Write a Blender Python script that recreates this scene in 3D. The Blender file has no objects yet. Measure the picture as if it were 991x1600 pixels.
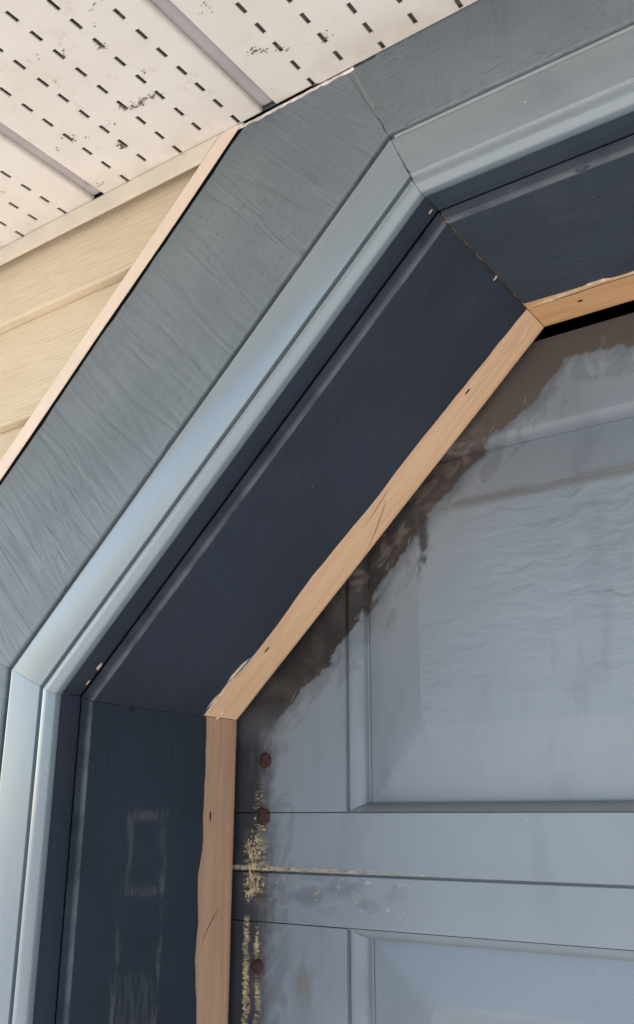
import bpy, bmesh, math, random
from mathutils import Vector, Matrix
from mathutils import noise as mnoise
random.seed(7)
SC = bpy.context.scene
COL = SC.collection
R_ = math.radians

# ------------------------------------------------------------------ camera
cam_d = bpy.data.cameras.new('camera')
cam = bpy.data.objects.new('camera', cam_d); COL.objects.link(cam)
cam_d.sensor_fit = 'VERTICAL'; cam_d.sensor_height = 36.0; cam_d.sensor_width = 36.0
cam_d.lens = 32.94
cam_d.clip_start = 0.02; cam_d.clip_end = 2000
rx = Vector((0.81739377, 0.57607139, 0.00303112))
dn = Vector((-0.17774522, 0.25720251, -0.94987026))
fw = Vector((-0.54797269, 0.77587926, 0.31262966))
M = Matrix.Identity(4)
for i in range(3):
    M[i][0] = rx[i]; M[i][1] = -dn[i]; M[i][2] = -fw[i]
M.translation = Vector((0.67855276, -0.55, 1.66234355))
cam.matrix_world = M
cam_d.dof.use_dof = True; cam_d.dof.focus_distance = 0.84; cam_d.dof.aperture_fstop = 9.0
SC.camera = cam

# ------------------------------------------------------------------ sky and sun
SUN_EL, SUN_AZ = R_(44), R_(-104)         # azimuth from +Y towards -X: sun off the left end, wall shaded by the eave
W_ = bpy.data.worlds.new('World'); SC.world = W_; W_.use_nodes = True
wn = W_.node_tree
sky = wn.nodes.new('ShaderNodeTexSky'); sky.sky_type = 'NISHITA'; sky.sun_disc = False
sky.sun_elevation = SUN_EL; sky.sun_rotation = SUN_AZ; sky.air_density = 1.0; sky.dust_density = 1.2
wn.links.new(sky.outputs[0], wn.nodes['Background'].inputs[0])
wn.nodes['Background'].inputs[1].default_value = 0.15
sd = bpy.data.lights.new('sun', 'SUN'); sd.energy = 5.0; sd.angle = R_(0.6); sd.color = (1, .97, .92)
sun = bpy.data.objects.new('sun', sd); COL.objects.link(sun)
sv = Vector((math.sin(SUN_AZ)*math.cos(SUN_EL), math.cos(SUN_AZ)*math.cos(SUN_EL), math.sin(SUN_EL)))
sun.rotation_euler = sv.to_track_quat('Z', 'Y').to_euler(); sun.location = sv*20
SC.view_settings.view_transform = 'Standard'; SC.view_settings.look = 'None'
SC.view_settings.gamma = 1.0; SC.view_settings.use_curve_mapping = False
SC.cycles.max_bounces = 7; SC.cycles.diffuse_bounces = 4; SC.cycles.glossy_bounces = 2
SC.view_settings.exposure = 1.28

# ------------------------------------------------------------------ key dimensions (metres), from the photograph
Z0 = 1.77                      # height of the lower corner of the cut-off opening corner
A, Bv = 0.3849, 0.3641         # run and rise of the sloping corner
WID = 2.44                     # width of the door opening
HS = 2.2840                    # soffit
DD = 0.2576                    # front face of the door
E_ = 0.0122                    # inner lining stands proud of the jamb
D3 = 0.2466                    # inner end of the lining
LD = math.hypot(A, Bv); NX, NZ = -Bv/LD, A/LD
def corner(off):
    zl = (off+off*NX)/NZ; zu = Bv+off; xu = (off-NZ*zu)/NX
    return Vector((-off, 0, Z0+zl)), Vector((xu, 0, Z0+zu))

# ------------------------------------------------------------------ node helpers
class N:
    """a shader value that can be added, multiplied, compared"""
    def __init__(s, t, sock): s.t, s.s = t, sock
    def _m(s, op, o=None, o2=None, rev=False):
        n = s.t.nodes.new('ShaderNodeMath'); n.operation = op
        args = [s, o, o2]
        if rev: args = [o, s, o2]
        for i, a in enumerate(args):
            if a is None: continue
            if isinstance(a, N): s.t.links.new(a.s, n.inputs[i])
            else: n.inputs[i].default_value = a
        return N(s.t, n.outputs[0])
    def __add__(s, o): return s._m('ADD', o)
    __radd__ = __add__
    def __sub__(s, o): return s._m('SUBTRACT', o)
    def __rsub__(s, o): return s._m('SUBTRACT', o, rev=True)
    def __mul__(s, o): return s._m('MULTIPLY', o)
    __rmul__ = __mul__
    def min(s, o): return s._m('MINIMUM', o)
    def max(s, o): return s._m('MAXIMUM', o)
    def abs(s): return s._m('ABSOLUTE')
    def sst(s, a, b):           # 0 at a -> 1 at b, smooth
        n = s.t.nodes.new('ShaderNodeMapRange'); n.interpolation_type = 'SMOOTHSTEP'
        n.inputs[1].default_value = a; n.inputs[2].default_value = b
        if a > b:
            n.inputs[1].default_value = b; n.inputs[2].default_value = a
            n.inputs[3].default_value = 1; n.inputs[4].default_value = 0
        s.t.links.new(s.s, n.inputs[0]); return N(s.t, n.outputs[0])
    def box(s, a, b, soft): return s.sst(a-soft, a+soft)*s.sst(b+soft, b-soft)

class Mat:
    def __init__(s, name, rough=.5, spec=.5):
        s.m = bpy.data.materials.new(name); s.m.use_nodes = True; s.t = s.m.node_tree
        s.b = s.t.nodes['Principled BSDF']
        s.b.inputs['Roughness'].default_value = rough
        s.b.inputs['Specular IOR Level'].default_value = spec
        g = s.t.nodes.new('ShaderNodeNewGeometry'); s.pos = g.outputs['Position']
        sp = s.t.nodes.new('ShaderNodeSeparateXYZ'); s.t.links.new(s.pos, sp.inputs[0])
        s.x, s.y, s.z = [N(s.t, sp.outputs[i]) for i in range(3)]
        s.nrm = None
    def vec(s, a, b, c):
        n = s.t.nodes.new('ShaderNodeCombineXYZ')
        for i, v in enumerate((a, b, c)):
            if isinstance(v, N): s.t.links.new(v.s, n.inputs[i])
            else: n.inputs[i].default_value = v
        return n.outputs[0]
    def scaled(s, k, rot=0.0):
        """position times (kx, ky, kz), first turned by rot about Y so that 'along' a sloping board becomes x"""
        if rot:
            c, q = math.cos(rot), math.sin(rot)
            return s.vec((s.x*c+s.z*q)*k[0], s.y*k[1], (s.z*c-s.x*q)*k[2])
        return s.vec(s.x*k[0], s.y*k[1], s.z*k[2])
    def noise(s, v, scale=1, detail=4, rough=.55, dist=0):
        n = s.t.nodes.new('ShaderNodeTexNoise'); s.t.links.new(v, n.inputs['Vector'])
        n.inputs['Scale'].default_value = scale; n.inputs['Detail'].default_value = detail
        n.inputs['Roughness'].default_value = rough; n.inputs['Distortion'].default_value = dist
        return N(s.t, n.outputs[0])
    def voro(s, v, scale=1, feat='F1'):
        n = s.t.nodes.new('ShaderNodeTexVoronoi'); n.feature = feat; s.t.links.new(v, n.inputs['Vector'])
        n.inputs['Scale'].default_value = scale; return N(s.t, n.outputs['Distance'])
    def mix(s, f, a, b):
        n = s.t.nodes.new('ShaderNodeMix'); n.data_type = 'RGBA'
        if isinstance(f, N): s.t.links.new(f.s, n.inputs[0])
        else: n.inputs[0].default_value = f
        for i, c in ((6, a), (7, b)):
            if isinstance(c, tuple): n.inputs[i].default_value = (*c, 1)
            else: s.t.links.new(c, n.inputs[i])
        return n.outputs[2]
    def color(s, c):
        if isinstance(c, tuple): s.b.inputs['Base Color'].default_value = (*c, 1)
        else: s.t.links.new(c, s.b.inputs['Base Color'])
    def rough(s, v): s.t.links.new(v.s, s.b.inputs['Roughness'])
    def bump(s, h, dist, strength=1):
        n = s.t.nodes.new('ShaderNodeBump'); n.inputs['Distance'].default_value = dist
        n.inputs['Strength'].default_value = strength; s.t.links.new(h.s, n.inputs['Height'])
        if s.nrm: s.t.links.new(s.nrm, n.inputs['Normal'])
        s.nrm = n.outputs[0]; s.t.links.new(s.nrm, s.b.inputs['Normal'])

TRIM = (.155, .178, .192)
NAVY = (.024, .031, .047)
DIAG = math.atan2(Bv, A)

def mat_rough_trim(name, rot):
    m = Mat(name, .5, .5)
    n1 = m.noise(m.scaled((4, 4, 9), rot), 1, 3)
    n2 = m.noise(m.scaled((60, 200, 420), rot), 1, 3, .6, .3)       # fibres along the board
    n3 = m.noise(m.scaled((52, 20, 6), rot), 1, 2, .5, 1.2)         # soft ripples left by the saw, across it
    patch = m.noise(m.scaled((10, 10, 17), rot), 1, 3, .6).sst(.46, .62)
    pits = m.noise(m.scaled((85, 200, 290), rot+.1), 1, 2, .6).sst(.56, .70)*patch
    c = m.mix(n1.sst(.3, .7), (.118, .142, .158), (.152, .179, .196))
    c = m.mix(n2.sst(.45, .75)*(patch*.35+.1), c, (.21, .238, .25))
    c = m.mix(n3.sst(.5, .75)*.18, c, (.10, .12, .132))
    c = m.mix(pits*.3, c, (.06, .066, .07))
    dust = m.noise(m.scaled((22, 22, 22)), 1, 5, .7).sst(.55, .8)*.28
    c = m.mix(dust, c, (.24, .245, .235))
    m.color(c)
    m.rough(n2*.25+.36)
    m.bump(n3, .0050, .75); m.bump(n2*(patch*.8+.2), .0011, .7); m.bump(pits*-1.0+1.0, .0010, .6)
    return m.m

def specks(m, c, col, scale, th, amt, th2=.35):
    v = m.voro(m.scaled((1, 1, 1)), scale)
    k = m.noise(m.scaled((1, 1, 1)), scale*.55, 1).sst(th2+.2, th2+.26)
    return m.mix(v.sst(th, th*.5)*k*amt, c, col)

def mat_smooth_trim(name, rot):
    m = Mat(name, .34, .6)
    n1 = m.noise(m.scaled((5, 5, 40), rot), 1, 4)
    n2 = m.noise(m.scaled((26, 300, 420), rot), 1, 3)
    c = m.mix(n1.sst(.3, .7), (.150, .187, .212), (.176, .215, .242))
    c = specks(m, c, (.5, .48, .42), 45, .05, .8)
    m.color(c)
    m.rough(n1*.2+.24)
    m.b.inputs['Coat Weight'].default_value = 1.0; m.b.inputs['Coat Roughness'].default_value = .2; m.b.inputs['Coat IOR'].default_value = 1.7
    m.bump(n2, .00025, .5)
    return m.m

def mat_navy(name, rot, base=NAVY, extra=None, wear_glint=0.0):
    m = Mat(name, .42, .4)
    n1 = m.noise(m.scaled((7, 9, 7)), 1, 4)
    n2 = m.noise(m.scaled((20, 260, 260), rot), 1, 3)
    c = m.mix(n1.sst(.3, .75), base, tuple(v*1.3 for v in base))
    c = specks(m, c, (.16, .16, .17), 60, .035, .8)
    c = specks(m, c, (.09, .095, .1), 28, .09, .5, .42)
    if wear_glint:
        k = m.noise(m.scaled((9, 14, 9)), 1, 6, .65).sst(.52, .74)*wear_glint
        c = m.mix(k, c, (.09, .095, .095))
    arris_glint = m.y.box(.0372, .0405, .0010)*m.noise(m.scaled((30, 30, 30)), 1, 4, .6).sst(.25, .6)
    c = m.mix(arris_glint*(.55+wear_glint*.5), c, (.13, .145, .16))  # highlight along the front arris, painted into the lining colour
    scr = m.noise(m.scaled((35, 260, 500), rot+.6), 1, 2, .5).sst(.70, .75)*m.noise(m.scaled((13, 13, 13)), 1, 2).sst(.48, .6)
    c = m.mix(scr*.7, c, (.10, .11, .12))
    if extra: c = extra(m, c)
    m.color(c); m.rough(n1*.25+.32)
    m.bump(n2, .0007, .6); m.bump(m.noise(m.scaled((16, 26, 26)), 1, 3), .0030, .45); m.bump(m.noise(m.scaled((70, 70, 70)), 1, 2), .0006, .5)
    return m.m

def scuffs(m, c):
    """ghost outline left by a bracket on the upright lining"""
    n = m.noise(m.scaled((10, 200, 30)), 1, 4, .7)
    w = m.noise(m.scaled((25, 25, 25)), 1, 3)*.012-.006
    y, z = m.y+w, m.z+w
    out = y.box(.093, .146, .0018)*z.box(1.596, 1.672, .0018)
    inn = y.box(.101, .138, .003)*z.box(1.604, 1.664, .003)
    k = (out-inn).max(0)*n.sst(.38, .62)*.55
    c = m.mix(k, c, (.12, .115, .12))
    out2 = y.box(.086, .142, .004)*z.box(1.30, 1.532, .004)
    k2 = out2*n.sst(.42, .6)*.3
    c = m.mix(k2, c, (.13, .125, .125))
    side = (y-.0895).abs().sst(.004, .001).max((y-.1425).abs().sst(.004, .001))*z.box(1.35, 1.60, .02)*n.sst(.45, .6)
    return m.mix(side*.5, c, (.13, .125, .13))

def mat_wood(name, rot, base1, base2):
    m = Mat(name, .62, .35)
    v = m.scaled((6, 120, 120), rot)
    g = m.noise(v, 1, 5, .6, .6)
    g2 = m.noise(m.scaled((18, 500, 500), rot), 1, 3)
    blot = m.noise(m.scaled((14, 30, 30), rot), 1, 4)
    c = m.mix(g.sst(.35, .68), base1, base2)
    c = m.mix(g2.sst(.52, .74)*.28, c, tuple(v*.62 for v in base2))
    g3 = m.noise(m.scaled((2.5, 260, 260), rot), 1, 4, .7)
    c = m.mix(g3.sst(.54, .68)*.32, c, tuple(v*.7 for v in base2))
    c = m.mix(blot.sst(.58, .80)*.4, c, tuple(v*.6 for v in base2))
    edge = m.y.sst(.240, .2475)*.35
    c = m.mix(edge, c, (.30, .19, .12))
    m.color(c); m.bump(g2, .0004, .6); m.bump(g, .0006, .5)
    return m.m

def mat_plain(name, col, rough=.6, var=.12, scale=30, spec=.4):
    m = Mat(name, rough, spec)
    n = m.noise(m.scaled((1, 1, 1)), scale, 4)
    m.color(m.mix(n.sst(.3, .7), tuple(v*(1-var) for v in col), tuple(min(1, v*(1+var)) for v in col)))
    m.bump(n, .0004, .3)
    return m.m

def mat_soffit():
    m = Mat('soffit_vinyl', .5, .35)
    n = m.noise(m.scaled((9, 9, 9)), 1, 5)
    c = m.mix(n.sst(.3, .72), (.76, .705, .64), (.82, .775, .72))
    st = m.noise(m.scaled((38, 38, 38)), 1, 6, .72)
    c = m.mix(st.sst(.55, .78)*.5, c, (.52, .45, .35))
    c = m.mix(m.noise(m.scaled((5, 5, 5)), 1, 4).sst(.45, .75)*.35, c, (.66, .60, .51))
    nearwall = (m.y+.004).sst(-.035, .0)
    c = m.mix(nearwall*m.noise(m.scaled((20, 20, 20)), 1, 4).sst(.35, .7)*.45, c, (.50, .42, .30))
    sp = m.noise(m.scaled((240, 240, 240)), 1, 3, .6).sst(.74, .80)*m.noise(m.scaled((22, 22, 22)), 1, 3).sst(.5, .62)
    c = m.mix(sp*.75, c, (.16, .13, .10))
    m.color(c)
    m.bump(m.noise(m.scaled((30, 8, 30)), 1, 2), .002, .25)
    return m.m

def mat_siding():
    m = Mat('siding_vinyl', .5, .35)
    g = m.noise(m.scaled((22, 60, 330)), 1, 4, .6, .9)
    big = m.noise(m.scaled((4, 4, 10)), 1, 4)
    c = m.mix(big.sst(.3, .7), (.63, .51, .36), (.70, .585, .43))
    c = m.mix(g.sst(.45, .72)*.38, c, (.48, .37, .24))
    d = m.noise(m.scaled((60, 60, 110)), 1, 5, .7).sst(.66, .76)
    c = m.mix(d*.6, c, (.25, .18, .11))
    m.color(c); m.bump(g, .0014, .7)
    return m.m

def mat_door(name, grain):
    m = Mat(name, .42, .45)
    x, y, z = m.x, m.y, m.z
    big = m.noise(m.scaled((4, 4, 4)), 1, 5)
    c = m.mix(big.sst(.3, .7), (.205, .234, .262), (.244, .276, .306))
    smear = m.noise(m.scaled((16, 16, 5)), 1, 5, .6)
    c = m.mix(smear.sst(.55, .75)*.3, c, (.105, .115, .13))
    # distance inside the lining edge: upright, slope and head
    zz = z-Z0
    dd = (x-E_).min((x*-NX-zz*NZ)-E_).min((Bv-E_)-zz)
    dr = (WID-x)-E_
    dd = dd.min(dr)
    w1 = m.noise(m.scaled((16, 20, 30), DIAG), 1, 3, .55, .8)-.5
    w2 = m.noise(m.scaled((90, 90, 130), DIAG), 1, 4, .65)-.5
    wide = zz.sst(.14, .07).max(zz.sst(.235, .285))          # the bare band pinches in half way up the slope
    d = dd+w1*.030+w2*.014+(1.0-wide)*.018
    # thin washed zone where the paint is thin, then bare dirty timber
    smk = m.noise(m.scaled((22, 22, 40), DIAG+.3), 1, 4, .6, 1.0)
    c = m.mix(d.sst(.068, .060)*smk.sst(.48, .57)*.32, c, (.085, .095, .115))
    c = m.mix(d.sst(.052, .034)*.5, c, (.072, .078, .09))
    brown = m.mix(m.noise(m.scaled((30, 30, 30)), 1, 4).sst(.35, .7), (.020, .017, .018), (.058, .047, .043))
    brown = m.mix(zz.sst(.02, -.04)*.8, brown, (.028, .031, .040))
    upper = zz.sst(.08, .30)
    brown = m.mix(upper*.75, brown, (.105, .085, .077))
    c = m.mix(d.sst(.0365, .0330)*zz.sst(-.04, .02), c, brown)
    vs_ = m.noise(m.scaled((170, 170, 9)), 1, 3, .6)
    c = m.mix((d+(vs_-.5)*.030).sst(.046, .014)*zz.sst(.02, -.04), c, brown)
    # pale splintered flecks along the edge of the bare band
    fl = m.noise(m.scaled((60, 200, 300), R_(62)), 1, 2, .5).sst(.58, .70)*m.noise(m.scaled((30, 30, 30)), 1, 3).sst(.48, .6)
    c = m.mix(fl*(d.box(.022, .044, .005))*zz.sst(-.03, .0)*.6, c, (.26, .22, .20))
    # pinkish torn patches high on the slope
    tp = m.noise(m.scaled((26, 26, 40), DIAG), 1, 3, .6, 1.2).sst(.52, .62)
    c = m.mix(tp*dd.sst(.016, .006)*zz.box(.13, .27, .03)*.6, c, (.21, .155, .13))
    # cream streaks of old paint down the hinge edge
    fleck = m.noise(m.scaled((110, 110, 380)), 1, 3, .65)
    wob = (m.noise(m.scaled((1, 1, 60)), 1, 3)-.5)*.012
    xs = x+wob
    s1 = (xs-.0230).abs().sst(.0052, .0022)*z.sst(1.572, 1.566)*fleck.sst(.36, .50)
    s2 = (xs-.0370).abs().sst(.0040, .0020)*z.sst(1.566, 1.560)*fleck.sst(.40, .54)*z.sst(1.55, 1.54).max(z.sst(1.515, 1.51))
    blob = x.box(.018, .046, .006)*z.box(1.585, 1.645, .012)*(fleck+m.noise(m.scaled((70, 70, 40)), 1, 3)*.6).sst(.72, .88)
    s3 = (xs-.036).abs().sst(.010, .004)*z.box(1.64, 1.70, .02)*fleck.sst(.52, .62)*.6
    cream = s1.max(s2).max(blob).max(s3)
    c = m.mix(cream*.45, c, m.mix(fleck.sst(.4, .6), (.36, .25, .13), (.56, .45, .28)))
    # worn, chipped paint on the joint between the two sections
    jn = (z-1.6150).abs().sst(.0038, .0016)*x.sst(.24, .04)*fleck.sst(.40, .52)
    c = m.mix(jn, c, (.46, .38, .29))
    chips = m.noise(m.scaled((150, 150, 200), R_(30)), 1, 3, .6).sst(.66, .70)*x.box(.04, .21, .04)*z.box(1.575, 1.612, .01)
    c = m.mix(chips*.9, c, (.52, .43, .36))
    dk = m.noise(m.scaled((30, 30, 60)), 1, 4).sst(.42, .62)*x.box(.03, .19, .05)*z.box(1.575, 1.612, .014)
    c = m.mix(dk*.5, c, (.08, .085, .10))
    # brown run-off stains on the lower left stile and panel
    rs = m.noise(m.scaled((36, 36, 14)), 1, 5, .65).sst(.46, .66)*x.box(.045, .12, .03)*z.box(1.49, 1.565, .03)
    c = m.mix(rs*.55, c, (.14, .115, .10))
    rs2 = m.noise(m.scaled((18, 18, 60)), 1, 4).sst(.42, .62)*x.box(.20, .46, .06)*z.box(1.478, 1.505, .01)
    c = m.mix(rs2*.5, c, (.22, .19, .15))
    # rust round the screws
    for (sx, sz) in ((.0423, 1.7227), (.0412, 1.6665), (.0398, 1.595), (.0375, 1.5238)):
        q = ((x-sx)*(x-sx)+(z-sz)*(z-sz)*.35)
        c = m.mix(q.sst(.00014, .00003)*.6*m.noise(m.scaled((120, 120, 60)), 1, 3).sst(.35, .6), c, (.05, .028, .022))
    # dirt that has gathered in the crease round the field of the panel
    cr = (z-1.9665+w2*.004).abs().sst(.010, .001)*m.noise(m.scaled((14, 14, 60)), 1, 3).sst(.25, .6)
    c = m.mix(cr*.65*x.sst(.19, .24), c, (.115, .098, .085))
    cr2 = (z-1.6745).abs().sst(.0065, .004)*x.sst(.158, .166)
    c = m.mix(cr2*.6, c, (.15, .148, .135))
    vst = (x-.236+(m.noise(m.scaled((1, 1, 30)), 1, 3)-.5)*.02).abs().sst(.010, .002)*z.box(1.893, 1.965, .012)
    c = m.mix(vst*m.noise(m.scaled((60, 60, 30)), 1, 4).sst(.42, .55)*.9, c, (.035, .03, .03))
    c = specks(m, c, (.6, .6, .58), 55, .035, .8)
    m.color(c)
    m.rough(d.sst(.05, .03)*.3+.36+big*.12)
    if grain:
        fz = z.box(1.7485, 1.9725, .003)+z.box(1.2150, 1.5085, .003)+z.box(.6815, .9755, .003)+z.box(.1485, .4420, .003)
        fld = x.box(.231, 8, .003)*fz*(m.noise(m.scaled((5, 5, 9)), 1, 2).sst(.32, .6)*.7+.3)
        gr = m.noise(m.vec(x*20, y*9, z*66+m.noise(m.scaled((18, 1, 9)), 1, 2)*3.2), 1, 1, .45, .5)
        fine = m.noise(m.vec(x*34, y*9, z*150+m.noise(m.scaled((14, 1, 9)), 1, 1)*3.0), 1, 2, .5, .4)
        m.bump((gr-.5)*fld, .0036, .55); m.bump((fine-.5)*fld, .0015, .6)
    m.bump(m.noise(m.scaled((60, 60, 18)), 1, 4), .0008, .35)
    m.bump(cream+jn, .0008, .8)
    return m.m

M_ = {}
for nm, rt in (('upright', math.pi/2), ('slope', DIAG), ('head', 0.0), ('slope_r', -DIAG)):
    M_['rough_'+nm] = mat_rough_trim('rough_sawn_painted_'+nm, rt)
    M_['smooth_'+nm] = mat_smooth_trim('smooth_painted_'+nm, rt)
    M_['navy_'+nm] = mat_navy('dark_blue_paint_'+nm, rt, wear_glint=.5 if nm == 'head' else .1,
                              base=(.036, .047, .062) if nm == 'head' else NAVY)  # head copy of the paint is lighter: ground bounce put into its colour
M_['lining_upright'] = mat_navy('dark_blue_paint_scuffed', math.pi/2, base=(.017, .026, .039), extra=scuffs)  # upright copy is darker: shade put into its base colour, plus scuffs
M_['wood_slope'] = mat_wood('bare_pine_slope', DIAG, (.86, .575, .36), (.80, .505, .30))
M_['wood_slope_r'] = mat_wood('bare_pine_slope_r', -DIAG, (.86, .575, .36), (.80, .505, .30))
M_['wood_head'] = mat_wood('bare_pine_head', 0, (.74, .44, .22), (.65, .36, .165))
M_['wood_upright'] = mat_wood('bare_pine_upright', math.pi/2, (.53, .325, .215), (.45, .27, .175))  # same pine, darker: shade on the upright put into its colour
M_['chip'] = mat_plain('torn_wood_fibre', (.62, .47, .34), .7, .2, 200)
M_['dark'] = mat_plain('dark_timber', (.03, .026, .024), .8)
M_['soffit'] = mat_soffit()
M_['siding'] = mat_siding()
M_['screen'] = mat_plain('dusty_screen', (.20, .165, .13), .9, .4, 150)  # brown for the backing added above the soffit slots
M_['joint'] = mat_plain('lilac_grey_vinyl', (.45, .40, .41), .45, .06, 30)
M_['channel'] = mat_plain('channel_vinyl', (.74, .60, .48), .45, .05, 18)
M_['wallchan'] = mat_plain('wall_channel_vinyl', (.64, .57, .46), .5, .06, 25)
M_['door'] = mat_door('door_paint', False)
M_['doorgrain'] = mat_door('door_paint_grained', True)
M_['rust'] = mat_plain('rusted_steel', (.048, .021, .018), .8, .5, 300)
M_['debris'] = mat_plain('dusty_cobweb', (.20, .165, .13), .9, .4, 200)
M_['caulk'] = mat_plain('old_caulk', (.60, .55, .49), .6, .25, 120)
M_['mitre_caulk'] = mat_plain('painted_caulk', (.20, .20, .195), .55, .15, 90)
M_['bead'] = mat_plain('thick_gloss_paint', (.27, .295, .31), .28, .06, 40, .6)  # bead paint lightened to carry its sheen
M_['hole'] = mat_plain('nail_hole_black', (.012, .01, .009), .9)  # flat black for holes and cracks, and for painted shade in the channel gap
M_['concrete'] = mat_plain('concrete', (.43, .405, .375), .8, .15, 3)
M_['gravel'] = mat_plain('pale_gravel', (.34, .32, .29), .9, .3, 2)  # unseen ground, made pale to bounce light onto the frame
M_['shingle'] = mat_plain('asphalt_shingle', (.09, .085, .08), .9, .3, 12)
M_['stud'] = mat_plain('sheathing', (.22, .17, .11), .9, .15, 8)

# ------------------------------------------------------------------ mesh helpers
def link(name, me, mat, parent=None, smooth=False):
    o = bpy.data.objects.new(name, me); COL.objects.link(o)
    if mat is not None and not me.materials: me.materials.append(mat)
    if smooth:
        for p in me.polygons: p.use_smooth = True
    if parent is not None:
        o.parent = parent
        o.matrix_parent_inverse = Matrix.Translation(-world_loc(parent))
    return o
_wl = {}
def world_loc(o): return _wl.get(o.name, Vector((0, 0, 0)))
def empty(name, loc, label, cat, group=None):
    o = bpy.data.objects.new(name, None); COL.objects.link(o); o.location = loc
    o.empty_display_size = .1
    o['label'] = label; o['category'] = cat; o['kind'] = 'thing'
    if group: o['group'] = group
    _wl[o.name] = Vector(loc)
    return o
def mesh(name, verts, faces):
    me = bpy.data.meshes.new(name); me.from_pydata([tuple(v) for v in verts], [], faces)
    bm = bmesh.new(); bm.from_mesh(me); bmesh.ops.recalc_face_normals(bm, faces=bm.faces); bm.to_mesh(me); bm.free()
    me.update(); return me
def box(name, x0, x1, y0, y1, z0, z1, mat, parent=None, bev=0.0):
    bm = bmesh.new(); bmesh.ops.create_cube(bm, size=1)
    for v in bm.verts:
        v.co = Vector(((x0+x1)/2+v.co.x*(x1-x0), (y0+y1)/2+v.co.y*(y1-y0), (z0+z1)/2+v.co.z*(z1-z0)))
    if bev: bmesh.ops.bevel(bm, geom=list(bm.edges), offset=bev, segments=2, affect='EDGES', profile=.5)
    me = bpy.data.meshes.new(name); bm.to_mesh(me); bm.free()
    return link(name, me, mat, parent)
def nz(x, s=0.0, sc=1.0): return mnoise.noise(Vector((x*sc+s, s*1.7, 3.1)))

def member(name, which, prof, mat, parent, sub=1, gap=.0002, wob=None, zlow=0.0, smooth=False, ztop=None):
    """sweep a profile [(offset, y), ...] along one straight run of the frame, mitred at both ends"""
    right = which.endswith('_r')
    base = which.replace('_r', '')
    rings = []
    for i in range(sub+1):
        t = i/sub; ring = []
        for j, (off, y) in enumerate(prof):
            lo, up = corner(off)
            if base == 'upright': p0, p1 = Vector((-off, 0, zlow)), lo
            elif base == 'slope': p0, p1 = lo, up
            else:
                p0 = up; p1 = Vector((WID-up.x, 0, up.z))
            d = (p1-p0); ln = d.length; d = d/ln
            g0 = 0 if base == 'upright' else gap
            p = p0+d*(g0+(ln-g0-gap)*t)
            yy = y
            if wob:
                do, dy = wob(j, t*ln)
                if do:
                    nrm = {'upright': Vector((-1, 0, 0)), 'slope': Vector((NX, 0, NZ)), 'head': Vector((0, 0, 1))}[base]
                    p = p+nrm*do
                yy += dy
            if ztop is not None: p.z = min(p.z, ztop)
            ring.append(Vector(((WID-p.x) if right else p.x, yy, p.z)))
        rings.append(ring)
    n = len(prof); verts = [v for r in rings for v in r]; faces = []
    for i in range(sub):
        for j in range(n):
            k = (j+1) % n
            faces.append((i*n+j, i*n+k, (i+1)*n+k, (i+1)*n+j))
    faces.append(tuple(range(n))); faces.append(tuple(sub*n+j for j in range(n)))
    o = link(name, mesh(name, verts, faces), mat, parent)
    if smooth:
        for p in o.data.polygons: p.use_smooth = True
        try: o.data.set_sharp_from_angle(angle=R_(32))
        except Exception: pass
    return o
RUNS = ('upright', 'slope', 'head', 'slope_r', 'upright_r')
def mk(pre, run): 
    k = pre+run
    return M_.get(k) or M_[pre+run.replace('upright_r', 'upright').replace('slope_r', 'slope')]

# ------------------------------------------------------------------ the setting
def sheet(name, x0, x1, y0, y1, z, mat):
    o = link(name, mesh(name, [(x0, y0, z), (x1, y0, z), (x1, y1, z), (x0, y1, z)], [(0, 1, 2, 3)]), mat)
    o['kind'] = 'structure'; return o
sheet('ground', -400, 400, -400, 400, -.06, M_['gravel'])
dr = box('driveway', -3.0, 7.0, -16, .30, -.12, 0.0, M_['concrete']); dr['kind'] = 'structure'

# house body behind the door wall (shell that keeps the garage dark) and roof
hb = empty('garage_building', (1.2, 3, 0), 'plain garage body behind the door wall, dark inside', 'building')
XL, XR = -2.6, 5.2
fo = .030
def wallmember():
    # sheathing round the opening: left, right, above, and the two sloping corner gussets
    y0, y1 = .0265, .12
    box('wall', XL, -.05, y0, y1, 0, 2.62, M_['stud'], hb)
    box('wall', WID+.05, XR, y0, y1, 0, 2.62, M_['stud'], hb)
    box('wall', -.05, WID+.05, y0, y1, Z0+Bv+.05, 2.62, M_['stud'], hb)
    lo, up = corner(.03)
    for s in (0, 1):
        pts = [(-.05, lo.z), (up.x, Z0+Bv+.05), (-.05, Z0+Bv+.05), ]
        f = lambda x: WID-x if s else x
        vs = [Vector((f(x), y, z)) for y in (y0+.001, y1) for x, z in pts]
        link('wall', mesh('gusset', vs, [(0, 1, 2), (3, 4, 5), (0, 1, 4, 3), (1, 2, 5, 4), (2, 0, 3, 5)]), M_['stud'], hb)
wallmember()
box('wall', XL, XL+.1, .12, 6, 0, 2.62, M_['stud'], hb)
box('wall', XR-.1, XR, .12, 6, 0, 2.62, M_['stud'], hb)
box('wall', XL, XR, 6, 6.1, 0, 2.62, M_['stud'], hb)
box('floor', XL, XR, .30, 6, -.05, .01, M_['concrete'], hb)
rf = empty('roof', (1.2, 3, 2.4), 'low pitched shingle roof above the soffit', 'roof')
def slab(y0, z0, y1, z1, th):
    vs = []
    for x in (XL-.4, XR+.4):
        vs += [(x, y0, z0), (x, y1, z1), (x, y1, z1+th), (x, y0, z0+th)]
    link('roof_slope', mesh('roof_slope', vs, [(0, 1, 2, 3), (4, 5, 6, 7), (0, 1, 5, 4), (1, 2, 6, 5), (2, 3, 7, 6), (3, 0, 4, 7)]), M_['shingle'], rf)
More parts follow.
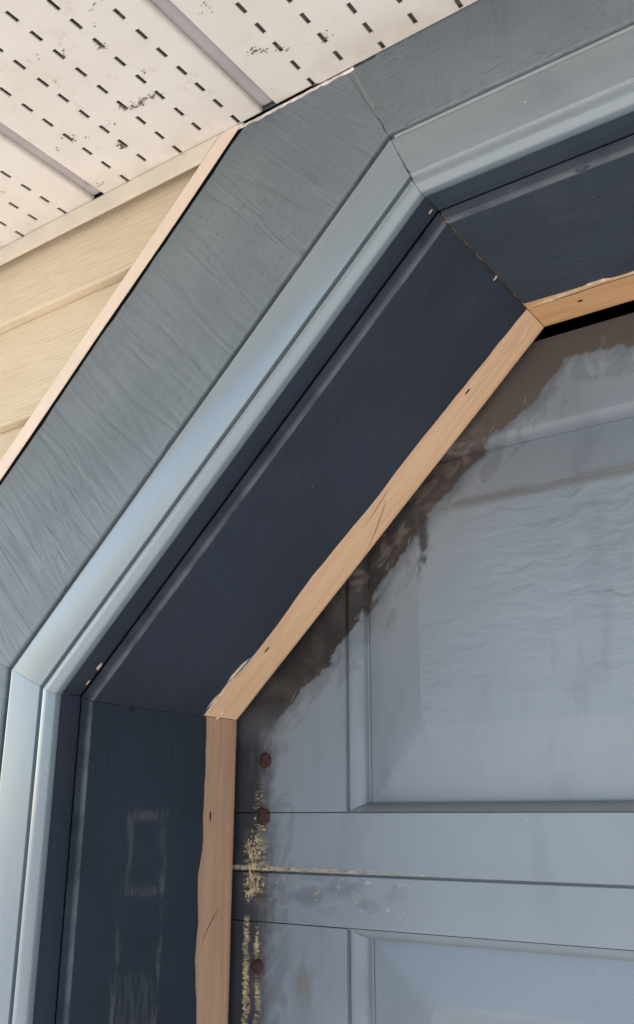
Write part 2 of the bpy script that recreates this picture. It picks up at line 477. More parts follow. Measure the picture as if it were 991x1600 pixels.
slab(-.75, 2.30, 3.05, 3.82, .06); slab(6.6, 2.40, 3.05, 3.82, .06)  # eave stretched out of view to keep sky light off the upper wall
box('fascia', XL-.4, XR+.4, -.732, -.712, 2.27, 2.315, M_['wallchan'], rf)
for x in (XL, XR-.1):
    vs = [(x+dx, y, z) for dx in (0, .1) for y, z in ((0.1, 2.6), (6.1, 2.6), (3.05, 3.80))]
    link('gable', mesh('gable', vs, [(0, 1, 2), (3, 4, 5), (0, 1, 4, 3), (1, 2, 5, 4), (2, 0, 3, 5)]), M_['stud'], rf)

# ------------------------------------------------------------------ soffit
sf = empty('soffit', (1.2, -.23, HS), 'cream perforated vinyl soffit under the eave, with dark slots and cobwebs', 'soffit')
PITCH = .2267; GW = .0105                      # panel pitch, half width of the groove between panels
YB, YF = -.0012, -.711  # unseen front edge pushed far out so the overhang blocks sky
def soffit_panel(idx, x0, rows):
    """one strip of soffit between two V-grooves: a sheet with real slots, lipped edges"""
    x1 = x0+PITCH
    xa, xb = x0+GW, x1-GW
    SL, SW = .0125, .0042
    xs = sorted({xa, xb}|{r-SW/2 for r, p in rows}|{r+SW/2 for r, p in rows})
    ys = {YB, YF}
    spans = {}
    for r, p in rows:
        L_ = []
        y = p
        while y-SL/2 > YF+.01:
            jit = random.uniform(-.0006, .0006)
            a, b = y-SL/2+jit, min(y+SL/2+jit, YB-.0004)
            L_.append((a, b)); y -= .0243
        spans[r] = L_
    bm = bmesh.new(); dep = .0016
    def quad(p): bm.faces.new([bm.verts.new(q) for q in p])
    def strip(u0, u1, L_):
        yy = YB
        for a, b in L_:
            if yy-b > 1e-5: quad([(u0, yy, HS), (u1, yy, HS), (u1, b, HS), (u0, b, HS)])
            # slot walls going up
            for (p, q) in (((u0, a), (u0, b)), ((u0, b), (u1, b)), ((u1, b), (u1, a)), ((u1, a), (u0, a))):
                quad([(p[0], p[1], HS), (q[0], q[1], HS), (q[0], q[1], HS+dep), (p[0], p[1], HS+dep)])
            yy = a
        quad([(u0, yy, HS), (u1, yy, HS), (u1, YF, HS), (u0, YF, HS)])
    for i in range(len(xs)-1):
        c = (xs[i]+xs[i+1])/2
        hit = [r for r, p in rows if abs(c-r) < SW/2]
        strip(xs[i], xs[i+1], spans[hit[0]] if hit else [])
    # both edges roll up into the groove
    for sg, xe in ((-1, xa), (1, xb)):
        prof = [(xe, HS), (xe+sg*.0012, HS+.0005), (xe+sg*.0022, HS+.0020), (xe+sg*.0026, HS+.0105)]
        for i in range(len(prof)-1):
            (p, z), (q, w) = prof[i], prof[i+1]
            quad([(p, YB, z), (q, YB, w), (q, YF, w), (p, YF, z)])
    bmesh.ops.remove_doubles(bm, verts=bm.verts, dist=1e-6)
    me = bpy.data.meshes.new('soffit_panel'); bm.to_mesh(me); bm.free()
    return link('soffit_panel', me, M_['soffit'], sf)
PAN = {}
R0 = .0090
k0 = int((XL-R0)/PITCH)-1; k1 = int((XR-R0)/PITCH)+1
for k in range(k0, k1+1):
    x0 = R0+k*PITCH
    if k == 0: rows = [(.0545, -.0092), (.0913, -.0215), (.1285, -.0096), (.1655, -.0227), (.2020, -.0093)]
    elif k == 1: rows = [(.2870, -.0062), (.3232, -.0172), (.3598, -.0040), (.3950, -.0155), (.4325, -.0050)]
    elif k == -1: rows = [(-.0400, -.0087), (-.0755, -.0205), (-.1120, -.0087), (-.1485, -.0205), (-.1850, -.0087)]
    else: rows = [(x0+.046+.0366*j, (-.0092 if j % 2 == 0 else -.0215)+random.uniform(-.003, .003)) for j in range(5)]
    PAN[k] = soffit_panel(k, x0, rows)
    box('insect_screen', x0+GW+.001, x0+PITCH-GW-.001, YF+.002, YB-.0004, HS+.0042, HS+.0052, M_['screen'], PAN[k])  # backing added close above the slots so they catch light and read brown
    # joint strip between this panel and the one to its left: a sunk, slightly rounded bar
    pr = [(x0-.0100, HS+.0090), (x0-.0070, HS+.0052), (x0-.0020, HS+.0040), (x0+.0040, HS+.0042), (x0+.0078, HS+.0060), (x0+.0100, HS+.0095)]
    yb = -.0045
    vs = [(x, y, z) for y in (yb, YF) for x, z in pr]+[(x0-.0100, y, HS+.012) for y in (yb, YF)]+[(x0+.0100, y, HS+.012) for y in (yb, YF)]
    n = len(pr)
    link('joint_strip', mesh('joint_strip', vs, [(j, j+1, n+j+1, n+j) for j in range(n-1)]+[(0, n, 2*n+1, 2*n), (n-1, 2*n-1, 2*n+3, 2*n+2)]), M_['joint'], sf, True)
# cobweb crumbs and dirt hanging on the soffit
def debris(name, pts, n, spread, size, parent, mat, zr=(.0004, .0016)):
    bm = bmesh.new()
    for i in range(max(4, int(n*.6))):
        t = random.random()*(len(pts)-1); a = int(min(t, len(pts)-2)) if len(pts) > 1 else 0
        p = Vector(pts[a]) if len(pts) == 1 else Vector(pts[a]).lerp(Vector(pts[a+1]), t-a)
        cx, cy = p.x+random.gauss(0, spread), p.y+random.gauss(0, spread)
        cy = min(cy, -.002)
        s = size*random.uniform(.4, 1.4); an = random.uniform(0, 6.28); z = HS-random.uniform(*zr)
        k = random.randint(3, 5); ring = []
        for j in range(k):
            q = an+j*6.283/k; r = s*random.uniform(.35, 1.2)
            ring.append(bm.verts.new((cx+math.cos(q)*r*1.5, cy+math.sin(q)*r*.7, z+random.uniform(-.0003, .0003))))
        top = bm.verts.new((cx, cy, z+.0012))
        bm.faces.new(ring)
        for j in range(k): bm.faces.new((ring[j], ring[(j+1) % k], top))
    me = bpy.data.meshes.new(name); bm.to_mesh(me); bm.free()
    return link(name, me, mat, parent)
V2 = lambda *p: [(x/1000, y/1000, 0) for x, y in p]
debris('cobweb', V2((127, -84), (129, -78), (141, -74), (147, -77), (153, -78), (165, -73)), 90, .0011, .0012, PAN[0], M_['debris'])
debris('cobweb', V2((165, -72), (120, -83)), 30, .003, .0007, PAN[0], M_['debris'])
debris('cobweb', V2((91, -71), (100, -76)), 16, .0020, .0008, PAN[0], M_['debris'])
debris('cobweb', V2((88, -46), (90, -44)), 34, .0018, .0012, PAN[0], M_['debris'])
debris('cobweb', V2((50, -86), (60, -80), (54, -78)), 26, .0016, .0009, PAN[0], M_['debris'])
debris('cobweb', V2((174, -104), (172, -99)), 14, .0016, .0009, PAN[0], M_['debris'])
debris('cobweb', V2((166, -143), (163, -145), (168, -140)), 26, .0022, .0009, PAN[0], M_['debris'])
debris('cobweb', V2((130, -153), (136, -158), (137, -163)), 22, .0009, .0009, PAN[0], M_['debris'])
debris('cobweb', V2((186, -172), (197, -177)), 14, .0010, .0006, PAN[0], M_['debris'])
debris('cobweb', V2((30, -16), (17, -25)), 20, .003, .0009, PAN[0], M_['debris'])
debris('cobweb', V2((33, -78), (35, -77)), 8, .0014, .0008, PAN[0], M_['debris'])
debris('cobweb', V2((262, -66), (268, -64), (279, -58)), 34, .0018, .0010, PAN[1], M_['debris'])
debris('cobweb', V2((255, -128), (268, -118)), 22, .004, .0007, PAN[1], M_['debris'])
debris('cobweb', V2((323, -43), (326, -40), (330, -47)), 24, .0018, .0009, PAN[1], M_['debris'])
debris('cobweb', V2((287, -54), (292, -50)), 16, .002, .0008, PAN[1], M_['debris'])
for _ in range(16):
    k = random.choice((-1, 0, 0, 1))
    x = R0+k*PITCH+random.uniform(.03, .2); y = -random.uniform(.01, .2)
    debris('cobweb', [(x, y, 0), (x+random.uniform(-.008, .008), y+random.uniform(-.008, .008), 0)], random.randint(3, 8), .0012, .0006, PAN[k], M_['debris'])

# ------------------------------------------------------------------ siding wall
sw = empty('siding_wall', (-1.3, .01, 0), 'tan wood-grained vinyl lap siding beside the blue door trim', 'siding')
W2 = .233
def end_x(z, off):
    lo, up = corner(off)
    if z <= lo.z: return -off
    return lo.x+(up.x-lo.x)*(z-lo.z)/(up.z-lo.z)
def siding_board(zb, right, ztop=None):
    prof = [(.0145, zb+.1268), (.0026, zb+.0055), (.0020, zb+.0030), (.0026, zb+.0006), (.0042, zb), (.0150, zb+.0004), (.0165, zb+.1268)]
    if ztop: prof = [(y, min(z, ztop)) for y, z in prof]
    vs, n = [], len(prof)
    # cut points along z where the trim outline turns
    inn = [(end_x(z, W2+.0135)) for y, z in prof]
    far = XL+.02
    for e in (0, 1):
        for i, (y, z) in enumerate(prof):
            x = far if e == 0 else inn[i]
            if right: x = (XR-.02) if e == 0 else WID-inn[i]
            vs.append((x, y, z))
    fs = [(j, (j+1) % n, n+(j+1) % n, n+j) for j in range(n)]+[tuple(range(n)), tuple(range(n, 2*n))]
    link('siding_board', mesh('siding_board', vs, fs), M_['siding'], sw)
zb = 2.1835
courses = [zb+.127]+[zb-.127*i for i in range(17)]
for z in courses:
    zt = HS-.001 if z > 2.2 else None
    for r in (False, True): siding_board(z, r, zt)
# channel that caps the siding under the soffit
def wall_channel(right):
    z0, z1 = HS-.0225, HS-.0008
    pr = [(-.0040, z1), (-.0046, z1-.002), (-.0036, z0+.003), (-.0030, z0), (-.0018, z0), (-.0018, z0+.014), (.0125, z0+.014), (.0125, z1)]
    sub = 24; vs = []; n = len(pr)
    for i in range(sub+1):
        t = i/sub
        for y, z in pr:
            xe = end_x(z, W2+.0175)
            x = (XL+.02)*(1-t)+xe*t
            w = .0005*nz(x, 5, 9)
            vs.append((WID-x if right else x, y+w, z))
    if right:
        vs = [((XR-.02)*(1-0)+0 if False else v[0], v[1], v[2]) for v in vs]
    fs = []
    for i in range(sub):
        for j in range(n):
            k = (j+1) % n; fs.append((i*n+j, i*n+k, (i+1)*n+k, (i+1)*n+j))
    fs += [tuple(range(n)), tuple(sub*n+j for j in range(n))]
    link('wall_channel', mesh('wall_channel', vs, fs), M_['wallchan'], sw)
for r in (False, True): wall_channel(r)
# channel running round the trim
jp = [(W2+.0006, -.0014), (W2+.0013, -.0026), (W2+.0165, -.0034), (W2+.0176, -.0022), (W2+.0176, .0005), (W2+.0164, .0005), (W2+.0158, -.0015), (W2+.0050, -.0010)]
for run in ('upright', 'slope', 'slope_r', 'upright_r'):
    ph = random.random()*20
    member('trim_channel', run, jp, M_['channel'], sw, sub=80, gap=.0003, smooth=True,
           wob=lambda j, s, ph=ph: (.0006*nz(s, ph, 7), .0006*nz(s, ph+9, 6)), ztop=HS-.0009)
    member('felt_strip', run, [(W2-.004, .0263), (W2-.004, .0256), (W2+.0030, .0200), (W2+.0040, -.0006), (W2+.0060, -.0006), (W2+.0060, .0263)], M_['hole'], sw, sub=80, gap=.0001, ztop=HS-.0009)  # black strip added to stand for the shade in the gap beside the trim

# ------------------------------------------------------------------ door frame
df = empty('door_frame', (WID/2, .1, 0), 'blue-grey painted garage door frame with a sloping corner and bare pine edge', 'door frame')
CV = dict(upright=.0363, slope=.0352, head=.0364, slope_r=.0352, upright_r=.0363)
for run in RUNS:
    ph = random.random()*50
    # rough sawn outer board
    tp = [(.0628, .0250), (.0628, .0016), (.0634, .0003), (.0648, -.0004), (W2-.003, -.0003), (W2-.0008, .0006), (W2, .0025), (W2, .0250)]
    def wb(j, s, ph=ph):
        if j in (4, 5, 6, 7):
            return (.0020*nz(s, ph, 14)+.0012*nz(s, ph+4, 55)-.0008, .0004*nz(s, ph+2, 40))
        return (.0002*nz(s, ph+7, 30), .0002*nz(s, ph+8, 30))
    member('trim_board', run, tp, mk('rough_', run), df, sub=110 if run == 'slope' else 60, gap=.0002, wob=wb, ztop=HS+.055)
    # moulding with two grooves and a bead
    bead = [(.0100, .0009), (.0094, .0001), (.0084, -.0004), (.0040, -.0006), (.0026, -.0002), (-.0010, .0030), (-.0022, .0046), (-.0026, .0064), (-.0026, .0100), (-.0020, .0116), (.0002, .0118), (.0002, .022)]
    mp = [(.0622, .022), (.0622, .0078), (.0582, .0078), (.0576, .0014), (.0569, .0002), (.0557, -.0003), (.0540, -.0002),
          (.0153, -.0002), (.0144, .0003), (.0138, .0060), (.0112, .0064), (.0106, .0050)]+bead
    if run == 'head':       # here the grooves are shallow, filled by many coats of paint
        mp = [(.0622, .022), (.0622, .0046), (.0606, .0042), (.0585, .0024), (.0560, .0006), (.0540, -.0002),
              (.0153, -.0002), (.0142, .0008), (.0128, .0024), (.0112, .0026)]+bead
    member('moulding', run, mp, mk('smooth_', run), df, sub=12, gap=.0003 if run == 'head' else .00012, smooth=True,
           wob=lambda j, s, ph=ph: (.0002*nz(s, ph+1, 12), .0002*nz(s, ph+3, 10)))
    # jamb: face, open crevice, backing
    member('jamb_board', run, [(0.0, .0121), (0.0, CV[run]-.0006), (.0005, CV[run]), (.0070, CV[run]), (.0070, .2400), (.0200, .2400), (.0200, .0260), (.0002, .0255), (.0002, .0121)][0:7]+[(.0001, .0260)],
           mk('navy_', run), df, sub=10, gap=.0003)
    # painted lining skin with its ragged inner edge
    amp = {'upright': .0062, 'slope': .0042, 'head': .0036}[run.replace('_r', '')]
    fr = {'upright': 21, 'slope': 9, 'head': 22}[run.replace('_r', '')]
    def wl(j, s, ph=ph, amp=amp, fr=fr, run=run):
        if j in (4, 5):
            w = amp*1.5*nz(s, ph, fr)+amp*.25*nz(s, ph+3, fr*6)
            if run == 'slope': w += .005*max(0, min(1, (s-.25)/.15))
            return (0, w)
        if j in (1, 2, 3): return (0, .0003*nz(s, ph+6, 25))
        return (0, 0)
    lp = [(-.0005, .0370), (-.0090, .0370), (-.0112, .0376), (-E_-.0002, .0398), (-E_-.0002, .1938), (-.0113, .1946), (-.0113, .0385), (-.0005, .0385)]
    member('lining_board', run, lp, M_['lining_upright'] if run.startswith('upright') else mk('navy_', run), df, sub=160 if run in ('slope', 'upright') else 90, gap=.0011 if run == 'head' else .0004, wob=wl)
BARE = {}
for run in RUNS:
    ph = random.random()*50
    bp = [(-.0007, .0390), (-.0112, .0390), (-.0112, .2440), (-.0104, D3), (-.0007, D3)]
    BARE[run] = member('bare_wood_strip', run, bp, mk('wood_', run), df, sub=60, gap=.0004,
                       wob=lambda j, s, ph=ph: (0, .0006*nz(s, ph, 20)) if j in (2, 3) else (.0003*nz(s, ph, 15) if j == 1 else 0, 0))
    BARE[run]['label'] = {'upright': 'bare brown pine edge of the upright lining', 'slope': 'bare orange pine edge of the sloping lining'}.get(run, 'bare pine edge of the lining')

# helper: point on the lining faces. s along the run, y depth, h height off the face (into the opening)
def on_face(run, s, y, h=0.0, off=-E_):
    lo, up = corner(off-h)
    if run == 'upright': return Vector((-(off-h), y, s))           # s = world z
    if run == 'slope':
        d = (up-lo).normalized(); a = corner(0)[0]
        base = Vector((NX*(off-h), 0, Z0+NZ*(off-h)))
        dv = Vector((A/LD, 0, Bv/LD)); return base+dv*s+Vector((0, y, 0))
    return Vector((s, y, Z0+Bv+off-h))                              # s = world x
def frame_axes(run):
    if run == 'upright': return Vector((0, 0, 1)), Vector((1, 0, 0))
    if run == 'slope': return Vector((A/LD, 0, Bv/LD)), Vector((-NX, 0, -NZ))
    return Vector((1, 0, 0)), Vector((0, 0, -1))
def blob(name, run, s, y, rs, ry, h, mat, parent, off=-E_, n=9, seed=0, hollow=False):
    """small irregular lump or hole lying on a frame face"""
    rnd = random.Random(seed); al, nrm = frame_axes(run)
    c = on_face(run, s, y, 0, off); vs = [c+nrm*h]; fs = []
    for ringi, (k, hh) in enumerate(((.55, .8), (1.0, .0))):
        for j in range(n):
            q = j*6.283/n; r = rnd.uniform(.75, 1.2) if not hollow else rnd.uniform(.9, 1.1)
            vs.append(c+al*(math.cos(q)*rs*k*r)+Vector((0, 1, 0))*(math.sin(q)*ry*k*r)+nrm*(h*hh-.0002 if not hollow else h*hh+.0002))
    for j in range(n):
        k = (j+1) % n
        fs.append((0, 1+j, 1+k)); fs.append((1+j, 1+n+j, 1+n+k, 1+k))
    return link(name, mesh(name, vs, fs), mat, parent, True)
def sliver(name, run, pts, w, h, mat, parent, off=-.0112, seed=0):
    """thin splinter or crack following points (s, y)"""
    rnd = random.Random(seed); al, nrm = frame_axes(run); vs = []; n = len(pts)
    for i, (s, y) in enumerate(pts):
        k = math.sin(math.pi*(i+.15)/(n-.7)); ww = max(.00012, w*k*rnd.uniform(.7, 1.2))
        d = (pts[min(i+1, n-1)][0]-pts[max(i-1, 0)][0], pts[min(i+1, n-1)][1]-pts[max(i-1, 0)][1])
        L_ = math.hypot(*d); px, py = -d[1]/L_, d[0]/L_
        for sg, hh in ((-1, .00015), (0, h*k+.0003), (1, .00015)):
            c = on_face(run, s+px*ww*sg, y+py*ww*sg, 0, off)
            vs.append(c+nrm*hh)
    fs = []
    for i in range(n-1):
        for j in range(2): fs.append((i*3+j, i*3+j+1, i*3+j+4, i*3+j+3))
        fs.append((i*3+2, i*3, i*3+3, i*3+5))
    return link(name, mesh(name, vs, fs), mat, parent)
SO = -.0112
# nail holes and cracks in the bare strip
blob('nail_hole', 'slope', .099, .2088, .0045, .0014, .0003, M_['hole'], BARE['slope'], SO, seed=1, hollow=True)
blob('nail_hole', 'slope', .431, .2090, .0040, .0014, .0003, M_['hole'], BARE['slope'], SO, seed=2, hollow=True)
blob('nail_hole', 'upright', 1.666, .2080, .0048, .0014, .0003, M_['hole'], BARE['upright'], SO, seed=3, hollow=True)
blob('nail_hole', 'head', .4355, .2180, .0030, .0017, .0003, M_['hole'], BARE['head'], SO, seed=4, hollow=True)
sliver('crack', 'slope', [(.298, .212), (.286, .2205), (.275, .226), (.262, .233), (.250, .238), (.232, .2425)], .00045, .0001, M_['hole'], BARE['slope'], seed=1)
sliver('crack', 'slope', [(.308, .205), (.295, .2075), (.28, .210), (.262, .212)], .0004, .0001, M_['hole'], BARE['slope'], seed=2)
sliver('crack', 'upright', [(1.578, .226), (1.571, .2185), (1.566, .2145), (1.559, .209), (1.548, .203)], .0005, .0001, M_['hole'], BARE['upright'], seed=3)
sliver('crack', 'head', [(.395, .2035), (.415, .2028), (.435, .2032), (.46, .2015), (.49, .2022), (.53, .2010)], .0007, .0001, M_['hole'], BARE['head'], seed=4)
# splinters torn up at the lower end of the slope and along the head
sp = [([(.004, .190), (.022, .1905), (.045, .1895), (.066, .1920)], .0022, .0030), ([(.010, .1865), (.026, .1870), (.040, .1880)], .0016, .0024),
      ([(.046, .1880), (.060, .1872), (.076, .1890), (.088, .1930)], .0018, .0035), ([(.056, .1950), (.072, .1945), (.090, .1965)], .0009, .0030),
      ([(.020, .2165), (.010, .2130), (-.004, .2125), (-.012, .2120)], .0010, .0025), ([(.003, .2440), (-.003, .2465)], .0009, .002),
      ([(.515, .2230), (.505, .2260), (.495, .2275)], .0006, .0015)]
for i, (p, w, h) in enumerate(sp): sliver('splinter', 'slope', p, w, h, M_['chip'], BARE['slope'], seed=10+i)
hp = [([(.395, .2010), (.415, .1985), (.432, .1960), (.447, .1965)], .0019, .003), ([(.440, .1960), (.452, .1925), (.466, .1925), (.478, .1965)], .0024, .0035), ([(.47, .1985), (.50, .1975), (.53, .1985)], .001, .002)]
for i, (p, w, h) in enumerate(hp): sliver('splinter', 'head', p, w, h, M_['chip'], BARE['head'], seed=30+i)
# lumps of paint over nail heads, chips that show wood
LIN = {o.name: o for o in df.children if o.name.startswith('lining_board')}
lin_keys = sorted(LIN); lin = {r: LIN[k] for r, k in zip(RUNS, lin_keys)}
jam = {r: k for r, k in zip(RUNS, sorted([o for o in df.children if o.name.startswith('jamb_board')], key=lambda o: o.name))}
for i, (r, s, y, a) in enumerate((('slope', .3414, .074, .0045), ('slope', .2783, .107, .0026), ('slope', .4754, .0707, .005), ('slope', .12, .12, .0025), ('head', .56, .09, .004), ('head', .46, .15, .003), ('head', .50, .075, .0035))):
    blob('paint_lump', r, s, y, a, a*.8, .0011, mk('navy_', r), lin[r], -E_-.0002, seed=40+i)
blob('nail_hole', 'upright', 1.763, .0895, .0030, .0028, .0003, M_['hole'], lin['upright'], -E_-.0002, seed=50, hollow=True)
for i, (s, y, rs, ry) in enumerate(((.0354, .0325, .0058, .0026), (.028, .0325, .004, .002), (.016, .0330, .0035, .0016), (.3427, .0135, .0016, .0012), (.5248, .0290, .0030, .0014), (.5180, .0315, .0025, .001))):
    blob('paint_chip', 'slope', s, y, rs, ry, .0006, M_['chip'] if i % 2 == 0 else M_['dark'], jam['slope'], 0.0, seed=60+i)
for i, (r, s, y, rs, ry) in enumerate((('slope', .523, .134, .0030, .0020), ('slope', .525, .122, .0022, .0018), ('slope', .5225, .112, .0012, .002), ('head', .409, .0560, .0018, .0012))):
    blob('paint_chip', r, s, y, rs, ry, .0005, M_['chip'] if i == 0 else M_['dark'], lin[r], -E_-.0002, seed=80+i)
# crumbs of dirt along the upper mitre
for i in range(60):
    t = random.random(); y = .04+t*.155
    blob('dirt_crumb', 'slope', .5245-.0045*0+random.gauss(0, .0012), y, random.uniform(.0008, .0022), random.uniform(.001, .0035), .0005, M_['dark'], lin['slope'], -E_-.0002, n=6, seed=100+i)
# dent on the step of the head lining
blob('paint_chip', 'head', .5035, .0372, .0050, .0030, .0014, M_['navy_head'], lin['head'], -E_-.0002, seed=190)
# caulk line where the boards meet the soffit, and over the mitre
def strip_on_front(name, pts, w, h, mat, parent, seed):
    rnd = random.Random(seed); vs = []; n = len(pts)
    for i, (x, z) in enumerate(pts):
        a = pts[max(0, i-1)]; b = pts[min(n-1, i+1)]; L_ = math.hypot(b[0]-a[0], b[1]-a[1]); px, pz = -(b[1]-a[1])/L_, (b[0]-a[0])/L_
        ww = w*rnd.uniform(.35, 1.2)
        for sg, hh in ((-1, 0), (0, h*rnd.uniform(.6, 1.2)), (1, 0)):
            vs.append((x+px*ww*sg, -.0004-hh, z+pz*ww*sg))
    fs = []
    for i in range(n-1):
        for j in range(2): fs.append((i*3+j, i*3+j+1, i*3+j+4, i*3+j+3))
    return link(name, mesh(name, vs, fs), mat, parent)
random.seed(3)
strip_on_front('caulk_bead', [(.196+.132*i/26, HS-.0022+random.uniform(-.0006, .0004)) for i in range(27)], .0021, .0012, M_['caulk'], df, 3)
strip_on_front('dirt_line', [(.322+.028*i/9, HS-.0014+random.uniform(-.0005, .0005)) for i in range(10)], .0014, .0010, M_['dark'], df, 4)
strip_on_front('dirt_line', [(.236+.030*i/9, HS-.0004+random.uniform(-.0005, .0005)) for i in range(10)], .0010, .0016, M_['dark'], df, 5)
def mitre_pts(o0, o1, n, j):
    out = []
    for i in range(n):
        p = corner(o0+(o1-o0)*i/(n-1))[1]; out.append((p.x+random.uniform(-j, j), p.z+random.uniform(-j, j)))
    return out
strip_on_front('caulk_bead', mitre_pts(.095, .148, 14, .0008), .0012, .0003, M_['mitre_caulk'], df, 6)
strip_on_front('dirt_line', mitre_pts(.066, .084, 7, .0006), .0008, .0003, M_['dark'], df, 7)
strip_on_front('dirt_line', mitre_pts(.006, .040, 10, .0003), .0006, .0004, M_['dark'], df, 8)
# painted bead filling the head moulding's grooves, its sheen put into a lighter colour
def head_bead(off, y, w, d):
    lo, up = corner(off); n = 60; vs = []
    pr = [(-1, 0), (-.5, .55), (0, .8), (.5, .7), (1, 0)]
    for i in range(n+1):
        x = up.x+.004+(WID-2*up.x-.008)*i/n
        for a, h in pr:
            vs.append((x, y-d*h*(1+.25*nz(x, off*90, 12)), up.z+a*w*(1+.12*nz(x, off*70+3, 9))))
    k = len(pr); fs = [(i*k+j, i*k+j+1, (i+1)*k+j+1, (i+1)*k+j) for i in range(n) for j in range(k-1)]
    o = link('paint_bead', mesh('paint_bead', vs, fs), M_['bead'], df, True)
head_bead(.0598, .0042, .0034, .0030)
head_bead(.0112, .0030, .0026, .0018)

# ------------------------------------------------------------------ garage door
gd = empty('garage_door', (WID/2, DD, 0), 'weathered blue-grey wooden panel garage door with grimy bare edges', 'garage door')
SX0, SX1 = -.035, WID+.035
NP = 4; XA = .1445; GAPX = .09
PW = (WID-2*XA-(NP-1)*GAPX)/NP
def opening_moulding(x0, x1, z0, z1, parent):
    """cove between the frame face and the sunk panel, mitred at four corners"""
    pr = [(0, .0), (.0006, .0050), (.0026, .0052), (.0034, .0022), (.0060, .0022), (.0100, .0034), (.0140, .0058), (.0168, .0088), (.0176, .0102), (.0182, .0150), (.0202, .0152)]
    pz = .44                                     # narrower along the bottom and top of the opening
    pr2 = [(0, .0), (.0030, .0012), (.0062, .0024), (.0105, .0044), (.0150, .0078), (.0178, .0102), (.0186, .0140), (.0202, .0152)]
    C4 = [(x0, z0, 1, 1), (x1, z0, -1, 1), (x1, z1, -1, -1), (x0, z1, 1, -1)]
    def ring(q4, pp): return [(q4[0]+q4[2]*p, DD+q, q4[1]+q4[3]*p*pz) for p, q in pp]
    for k in range(4):
        pp = pr if k % 2 else pr2; n = len(pp)
        a, b = ring(C4[k], pp), ring(C4[(k+1) % 4], pp)
        vs = a+b; fs = [(j, j+1, n+j+1, n+j) for j in range(n-1)]
        o = link('panel_moulding', mesh('panel_moulding', vs, fs), M_['door'], parent, True)
        try: o.data.set_sharp_from_angle(angle=R_(35))
        except Exception: pass
def raised_panel(x0, x1, z0, z1, parent, bx=.068, bt=.046, bb=.068):
    """sunk border that rises gently to a raised, rounded field"""
    def loop(ix, ib, it, y, r, n=5):
        pts = []
        for cx, cz, a0 in ((x0+ix+r, z0+ib+r, 180), (x1-ix-r, z0+ib+r, 270), (x1-ix-r, z1-it-r, 0), (x0+ix+r, z1-it-r, 90)):
            for i in range(n):
                q = R_(a0+90*i/(n-1)); pts.append((cx+math.cos(q)*r, y, cz+math.sin(q)*r))
        return pts
    L_ = [loop(0, 0, 0, DD+.0165, .0005), loop(.004, .004, .004, DD+.0158, .001), loop(bx-.005, bb-.005, bt-.005, DD+.0066, .012), loop(bx-.001, bb-.001, bt-.001, DD+.0056, .014), loop(bx+.002, bb+.002, bt+.002, DD+.0050, .016)]
    n = len(L_[0]); vs = [p for l in L_ for p in l]; fs = []
    for i in range(len(L_)-1):
        for j in range(n): fs.append((i*n+j, i*n+(j+1) % n, (i+1)*n+(j+1) % n, (i+1)*n+j))
    fs.append(tuple((len(L_)-1)*n+j for j in range(n)))
    o = link('panel', mesh('panel', vs, fs), M_['doorgrain'], parent)
    for p in o.data.polygons: p.use_smooth = True
    try: o.data.set_sharp_from_angle(angle=R_(4))
    except Exception: pass
def door_section(z0, z1, rb, rt, top=False):
    sec = link('door_section', mesh('core', [(x, y, z) for x in (SX0+.004, SX1-.004) for y in (DD+.020, DD+.040) for z in (z0+.001, z1-.001)],
               [(0, 1, 3, 2), (4, 5, 7, 6), (0, 1, 5, 4), (2, 3, 7, 6), (0, 2, 6, 4), (1, 3, 7, 5)]), M_['dark'], gd)
    y1 = DD+.032
    # each piece of the frame with eased edges; hairline joints
    box('rail', SX0, SX1, DD, y1, z0+.0013, z0+rb-.0003, M_['door'], sec, .0010)
    box('rail', SX0, SX1, DD, y1, z1-rt+.0003, z1-.0008, M_['door'], sec, .0009)
    if not top: box('joint_lip', SX0, SX1, DD+.0055, y1-.001, z1-.012, z1+.012, M_['door'], sec)
    za, zc = z0+rb+.0003, z1-rt-.0003
    xs = [XA+i*(PW+GAPX) for i in range(NP)]
    box('stile', SX0, XA, DD-.0002, y1, za, zc, M_['door'], sec, .0007)
    box('stile', xs[-1]+PW, SX1, DD-.0002, y1, za, zc, M_['door'], sec, .0007)
    for i in range(NP-1): box('stile', xs[i]+PW, xs[i+1], DD-.0002, y1, za, zc, M_['door'], sec, .0007)
    for x in xs:
        opening_moulding(x, x+PW, z0+rb, z1-rt, sec)
        raised_panel(x+.0195, x+PW-.0195, z0+rb+.0085, z1-rt-.0085, sec, bx=.063)
    return sec
ZJ = 1.6120
secs = [door_section(ZJ, 2.1185, .0580, .0895, True)]
hh = (ZJ-.012)/3
for i in range(3):
    secs.append(door_section(ZJ-hh*(i+1), ZJ, .0580, .0470) if i == 0 else door_section(ZJ-hh*(i+1), ZJ-hh*i, .0580, .0470))
def screw(x, z, r, sec, seed):
    rnd = random.Random(seed); vs = [(x, DD-.0026, z)]; fs = []; n = 14
    for k, h in ((.45, .0026), (.8, .0020), (1.0, .0008), (1.04, -.0006)):
        for j in range(n):
            q = j*6.283/n; rr = r*k*rnd.uniform(.84, 1.12)
            vs.append((x+math.cos(q)*rr, DD-h, z+math.sin(q)*rr))
    for j in range(n): fs.append((0, 1+j, 1+(j+1) % n))
    for i in range(3):
        for j in range(n): fs.append((1+i*n+j, 1+i*n+n+j, 1+i*n+n+(j+1) % n, 1+i*n+(j+1) % n))
    o = link('screw', mesh('screw', vs, fs), M_['rust'], sec, True)
screw(.0423, 1.7227, .0082, secs[0], 1)
screw(.0412, 1.6665, .0088, secs[0], 2)
screw(.0375, 1.5238, .0072, secs[1], 3)

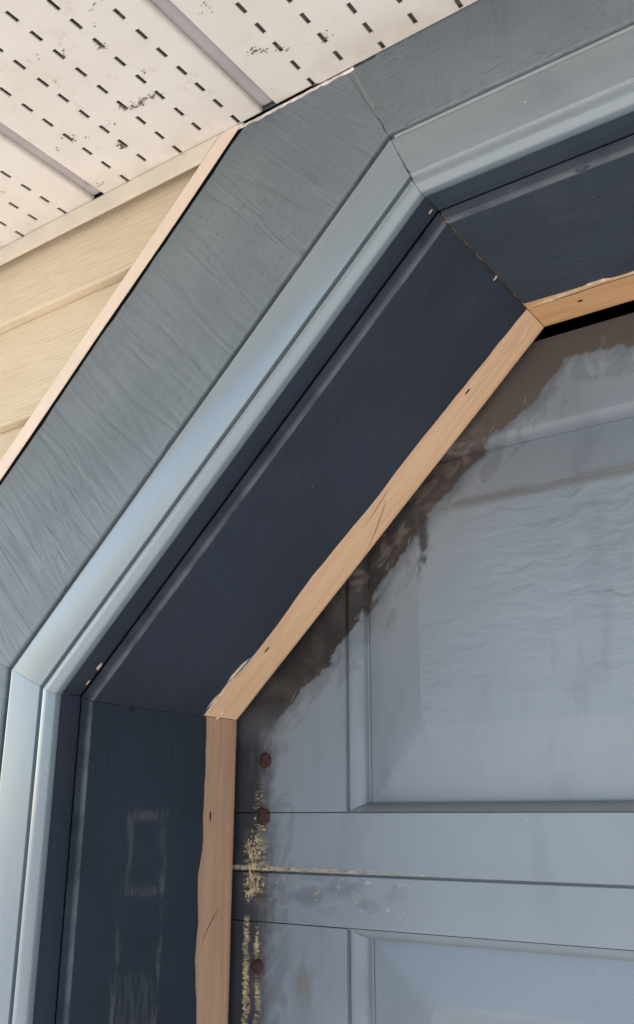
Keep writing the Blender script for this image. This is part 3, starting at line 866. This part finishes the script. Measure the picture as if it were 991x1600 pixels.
# flakes of old cream paint still clinging to the bare edge of the door
M_['flake'] = mat_plain('old_cream_paint', (.43, .335, .20), .6, .5, 110)
def flakes(spots, parent, seed):
    rnd = random.Random(seed); vs = []; fs = []
    for x, z, a, b in spots:
        n = rnd.randint(4, 6); an = rnd.uniform(0, 6.28); i0 = len(vs)
        lift = rnd.uniform(.0001, .0005); tilt = rnd.uniform(-.0002, .0002)
        for j in range(n):
            q = an+j*6.283/n; r = rnd.uniform(.5, 1.15)
            vs.append((x+math.cos(q)*a*r, DD-.0004-lift*.4+tilt*math.cos(q), z+math.sin(q)*b*r))
        vs.append((x+rnd.uniform(-.3, .3)*a, DD-.0004-lift, z)); 
        for j in range(n): fs.append((i0+j, i0+(j+1) % n, i0+n))
    o = link('old_paint_flakes', mesh('old_paint_flakes', vs, fs), M_['flake'], parent); o['kind'] = 'stuff'
rn = random.Random(12)
def run(x, z0, z1, n, w, keep):
    out = []
    for i in range(n):
        z = z0+(z1-z0)*rn.random()
        if nz(z, x*300, 45)*.5+.5 < 1-keep: continue
        out.append((x+rn.gauss(0, w)+.0015*nz(z, 4, 40), z, rn.uniform(.0006, .0034), rn.uniform(.0003, .0012)))
    return out
low = run(.0225, 1.568, 1.30, 620, .0013, .62)+run(.0365, 1.560, 1.530, 46, .0012, .7)+run(.0370, 1.508, 1.30, 330, .0013, .5)
low += [(rn.gauss(.030, .006), rn.gauss(1.598, .007), rn.uniform(.0008, .0026), rn.uniform(.0008, .0030)) for _ in range(60)]
flakes(low, secs[1], 1)
top = [(rn.gauss(.030, .006), 1.6145+abs(rn.gauss(0, .016)), rn.uniform(.0007, .0022), rn.uniform(.0009, .0034)) for _ in range(75)]
top += run(.036, 1.70, 1.64, 40, .0035, .45)
top += [(.02+rn.random()**1.6*.21, 1.6142+rn.uniform(0, .0018), rn.uniform(.0010, .0035), rn.uniform(.0004, .0010)) for _ in range(60)]
flakes(top, secs[0], 2)
few = [(rn.uniform(.05, .22), rn.uniform(1.578, 1.609), rn.uniform(.0008, .0024), rn.uniform(.0005, .0013)) for _ in range(16)]
flakes(few, secs[1], 3)
